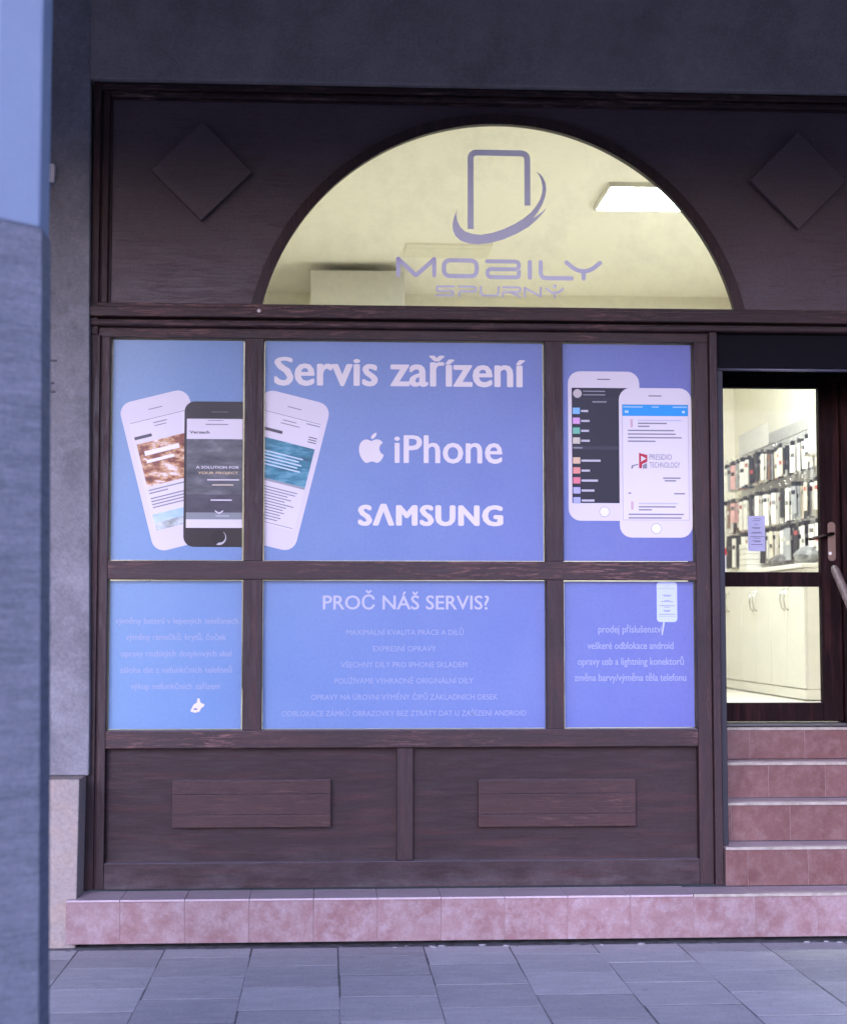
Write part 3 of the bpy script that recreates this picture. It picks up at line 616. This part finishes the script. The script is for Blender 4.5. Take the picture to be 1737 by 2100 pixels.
p.rect('earpiece', .4, .6, .90, .907, GRY, 1)
for a, b, v in ((.08, .92, .835), (.28, .72, .665), (.35, .66, .64), (.36, .64, .53), (.2, .8, .50), (.14, .88, .40), (.36, .64, .365), (.32, .68, .285), (.36, .64, .26), (.1, .9, .185), (.08, .92, .135)): p.rect('text_line', a, b, v, v + .014, GRY if v not in (.835, .135) else ink((.34, .36, .5)), 1)
sheet('cord_picture', ink((.42, .45, .76)), F6, [(1.648, 1.504), (1.658, 1.504), (1.655, 1.485), (1.652, 1.470), (1.646, 1.440), (1.640, 1.440), (1.645, 1.47)], FY - .0018)
# arch decal
def fillet(pts, r, n=6):
    out = [pts[0]]
    for a, b, c in zip(pts, pts[1:], pts[2:]):
        a, b, c = Vector(a), Vector(b), Vector(c); u, v = (a - b), (c - b); rr_ = min(r, u.length * .49, v.length * .49)
        p0, p2 = b + u.normalized() * rr_, b + v.normalized() * rr_
        for i in range(n + 1):
            t_ = i / n; out.append(tuple((1 - t_) ** 2 * p0 + 2 * t_ * (1 - t_) * b + t_ * t_ * p2))
    return out + [pts[-1]]
def ribbon(pts, w_, cap=True):
    P_ = [Vector(q) for q in pts]; L, Rr = [], []
    for i, q in enumerate(P_):
        d0 = (P_[i] - P_[i - 1]).normalized() if i else (P_[1] - P_[0]).normalized()
        d1 = (P_[i + 1] - P_[i]).normalized() if i < len(P_) - 1 else d0
        d = (d0 + d1).normalized(); n_ = Vector((-d.y, d.x)); k = 1 / max(.5, n_.dot(Vector((-d1.y, d1.x))))
        L.append(q + n_ * w_ / 2 * k); Rr.append(q - n_ * w_ / 2 * k)
    end, beg = [], []
    if cap:
        d = (P_[-1] - P_[-2]).normalized(); a0 = math.atan2(d.y, d.x); end = [P_[-1] + Vector((math.cos(a0 + R(a)), math.sin(a0 + R(a)))) * w_ / 2 for a in (60, 30, 0, -30, -60)]
        d = (P_[0] - P_[1]).normalized(); a0 = math.atan2(d.y, d.x); beg = [P_[0] + Vector((math.cos(a0 + R(a)), math.sin(a0 + R(a)))) * w_ / 2 for a in (60, 30, 0, -30, -60)]
    return [tuple(q) for q in L + end + list(reversed(Rr)) + beg]
DY = .0645
DC = thing('window_decal', 'lilac vinyl phone emblem and shop name on the arched pane', 'decal', (.84, .064, 3.13))
def lo(x, y): return (.682 + (x - 275) * .000556, 3.877 - (y - 165) * .000563)
sheet('phone_emblem', M['decal'], DC, ribbon([lo(*q) for q in fillet([(305, 888), (305, 193), (820, 193), (820, 668)], 62)], .0305, False), DY)
sw = [(185, 710), (155, 780), (141, 850), (145, 905), (168, 953), (212, 993), (280, 1016), (370, 1024), (480, 1012), (600, 977), (720, 925), (830, 860), (905, 795), (950, 745), (975, 715), (992, 688), (962, 716), (915, 752), (868, 783), (915, 726), (955, 655), (980, 590), (992, 520), (985, 460), (962, 408), (935, 378), (905, 358), (930, 395), (948, 440), (957, 500), (952, 555), (935, 610), (900, 670), (850, 730), (780, 788), (700, 838), (600, 885), (500, 920), (400, 938), (320, 932), (255, 910), (210, 870), (184, 815), (175, 760)]
sheet('swoosh_emblem', M['decal'], DC, [lo(*q) for q in sw], DY)
def le(x, y): return (.324 + (x - 120) * .000717, 3.324 - (y - 65) * .000715)
def stroke(pts, w_, r, lev=0, cap=True): sheet('letter', M['decal'], DC, ribbon([le(*q) for q in fillet(pts, r)], w_ * .000717, cap), DY - lev * .0003)
W1 = 30
stroke([(137, 192), (137, 78)], W1, 5); stroke([(137, 79), (255, 190)], W1, 5, 1); stroke([(262, 192), (387, 79)], W1, 5, 2); stroke([(387, 78), (387, 192)], W1, 5, 3)
ov = fillet([(570, 84), (455, 84), (455, 196), (685, 196), (685, 84), (571, 84)], 48); sheet('letter', M['decal'], DC, ribbon([le(*q) for q in ov], W1 * .000717, False), DY)
stroke([(757, 88), (980, 88), (980, 143), (760, 143), (760, 200), (980, 200), (980, 157)], W1 - 2, 30)
stroke([(1057, 90), (1057, 200)], W1, 5); stroke([(1133, 90), (1133, 202), (1350, 202)], W1, 40)
stroke([(1315, 90), (1390, 150), (1478, 150), (1552, 90)], W1, 70); stroke([(1435, 163), (1435, 203)], W1, 5, 1)
W2 = 14
stroke([(525, 270), (405, 270), (405, 302), (520, 302), (520, 333), (403, 333)], W2, 14); stroke([(560, 270), (680, 270), (680, 303), (563, 303), (563, 337)], W2, 16)
stroke([(713, 270), (713, 331), (836, 331), (836, 270)], W2, 24); stroke([(868, 271), (990, 271), (990, 303), (868, 303), (868, 337)], W2, 16); stroke([(930, 311), (988, 337)], W2, 5, 1)
stroke([(1020, 337), (1020, 273)], W2, 5); stroke([(1020, 273), (1132, 333)], W2, 5, 1); stroke([(1132, 333), (1132, 270)], W2, 5, 2); stroke([(1172, 275), (1205, 306), (1255, 306), (1290, 275)], W2, 40); stroke([(1231, 313), (1231, 338)], W2, 5, 1)
sheet('letter', M['decal'], DC, [(le(1231, 260)[0] + .009 * math.cos(R(a)), le(1231, 260)[1] + .009 * math.sin(R(a))) for a in range(0, 360, 30)], DY)

# ------------------------------------------------------------------ tiled steps
stp = thing('entrance_steps', 'flight of pink marbled tiled steps rising to the shop door', 'steps', (2.4, .1, 0))
TP = .297; RY = (-.26, -.04, .18, .40, .62); TZ = (.225, .412, .602, .782, .947)
def run(a, b, j0):
    k = math.floor((a - j0) / TP); xs = [a]
    x = j0 + (k + 1) * TP
    while x < b - .004:
        if x - xs[-1] > .012: xs.append(x)
        x += TP
    return list(zip(xs, xs[1:] + [b]))
J = (1.714, 2.035, 2.012, 2.262, 2.222)
for s_ in range(5):
    x0, x1 = (-1.207, 3.4) if s_ == 0 else (1.9255, 2.955)
    zb = .022 if s_ == 0 else TZ[s_ - 1] + .001; y = RY[s_]; zt = TZ[s_] - .012
    yb = .10 if s_ == 0 else (.125 if s_ < 4 else .80)
    box('core', M['grout'], stp, x0 + .004, x1 - .004, y + .0025, RY[s_ + 1] + .06 if s_ < 4 else .74, (.024 if s_ == 0 else zb), zt - .001, 0)
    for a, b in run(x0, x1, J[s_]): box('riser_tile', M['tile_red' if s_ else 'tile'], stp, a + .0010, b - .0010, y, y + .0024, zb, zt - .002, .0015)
    yend = (RY[s_ + 1] - .001) if s_ < 4 else .735
    for a, b in run(x0, x1, J[s_] if s_ else 1.714):
        yy = yend if a >= 1.70 or s_ else -.0125
        if s_ == 0 and a < 1.92 and yend > -.03: yy = -.030
        box('tread_tile', M['tread'], stp, a + .0012, b - .0012, y - (.006 if s_ == 0 and a < 1.7 else -.012), yy, zt, zt + .010, .002)
    nx0 = 1.716 if s_ == 0 else x0
    box('nosing_strip', M['nosing'], stp, nx0, x1, y - .010, y + .0115, zt - .0015, zt + .0125, .0015)

# ------------------------------------------------------------------ doorway
dr = thing('doorway_lining', 'dark timber lining of the recessed shop doorway', 'door frame', (2.45, .5, .95))
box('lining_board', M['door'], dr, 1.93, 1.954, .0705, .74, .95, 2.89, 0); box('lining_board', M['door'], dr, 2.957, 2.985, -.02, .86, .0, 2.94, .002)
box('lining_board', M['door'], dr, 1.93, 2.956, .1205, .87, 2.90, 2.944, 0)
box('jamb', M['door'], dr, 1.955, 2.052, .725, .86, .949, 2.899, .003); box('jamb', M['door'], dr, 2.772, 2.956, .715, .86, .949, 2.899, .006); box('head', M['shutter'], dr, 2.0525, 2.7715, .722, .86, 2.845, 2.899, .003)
box('threshold', flat((.10, .10, .09), .4, .6), dr, 2.053, 2.771, .69, .85, .948, .966, .004)
dd = thing('shop_door', 'dark brown shop door with two glass panes and brass lever handle', 'door', (2.41, .77, .97))
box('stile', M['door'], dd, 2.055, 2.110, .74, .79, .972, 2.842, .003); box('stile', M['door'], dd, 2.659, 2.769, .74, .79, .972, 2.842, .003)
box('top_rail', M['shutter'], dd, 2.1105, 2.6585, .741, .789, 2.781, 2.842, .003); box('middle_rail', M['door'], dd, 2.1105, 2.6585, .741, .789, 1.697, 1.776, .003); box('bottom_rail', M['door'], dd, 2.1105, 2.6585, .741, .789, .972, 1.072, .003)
for a, b in ((1.776, 2.781), (1.072, 1.697)): sheet('pane', M['glass_door'], dd, [(2.11, a), (2.659, a), (2.659, b), (2.11, b)], .766)
prism('handle_plate', M['brass'], dd, rr(2.718, 1.942, .043, .212, .02), .733, .7395, .002)
tube('lever', flat((.10, .075, .055), .3, 1.), dd, [(2.716, .732, 1.982), (2.714, .69, 1.982), (2.700, .682, 1.981), (2.65, .680, 1.968), (2.60, .682, 1.955), (2.576, .684, 1.951)], [.009, .009, .009, .0085, .009, .0075], 10)
tube('lock_cylinder', M['chrome'], dd, [(2.706, .7325, 1.877), (2.706, .724, 1.877)], .009, 12)
nk = thing('door_notice', 'small lavender paper notice taped inside the door glass', 'notice', (2.316, .77, 1.89))
sheet('paper', film('lavender_paper', col=(.30, .29, .52), trans=.3), nk, [(2.269, 1.890), (2.363, 1.890), (2.363, 2.082), (2.269, 2.082)], .772)
for a, b, z in ((2.30, 2.34, 2.065), (2.295, 2.335, 2.055), (2.305, 2.325, 2.035), (2.29, 2.34, 2.018), (2.297, 2.335, 2.012), (2.292, 2.34, 1.992), (2.283, 2.347, 1.987), (2.281, 2.36, 1.968), (2.298, 2.338, 1.960), (2.293, 2.342, 1.945), (2.302, 2.335, 1.94), (2.285, 2.350, 1.925)): sheet('text_line', ink((.05, .05, .11)), nk, [(a, z), (b, z), (b, z + .0028), (a, z + .0028)], .7712)
rs = thing('roller_shutter', 'rolled-up black shutter casing across the top of the doorway', 'shutter', (2.45, .08, 2.76))
box('casing', M['shutter'], rs, 1.9215, 2.955, .022, .12, 2.775, 2.944, .004); tube('bottom_bar', flat((.10, .10, .13), .35, .5), rs, [(1.922, .03, 2.766), (2.954, .03, 2.766)], .0085, 8)
box('guide_rail', M['rail'], rs, 1.9215, 1.9545, .012, .0695, .4135, 2.757, .003)
hr = thing('handrail', 'round worn wooden handrail beside the shop steps', 'handrail', (2.70, -.2, .3))
hw = flat((.20, .15, .13), .45, var=.2)
tube('rail', hw, hr, [(2.669, .545, 1.795), (2.669, .54, 1.792), (2.669, .52, 1.778), (2.669, .20, 1.525), (2.669, -.30, 1.12), (2.669, -.40, 1.04)], [.008, .018, .023, .023, .023, .02], 14)
tube('post', M['rail'], hr, [(2.669, -.15, .226), (2.669, -.15, 1.235)], .014)
tube('bracket', M['rail'], hr, [(2.956, .05, 1.38), (2.80, .05, 1.36), (2.672, .05, 1.385)], .008)
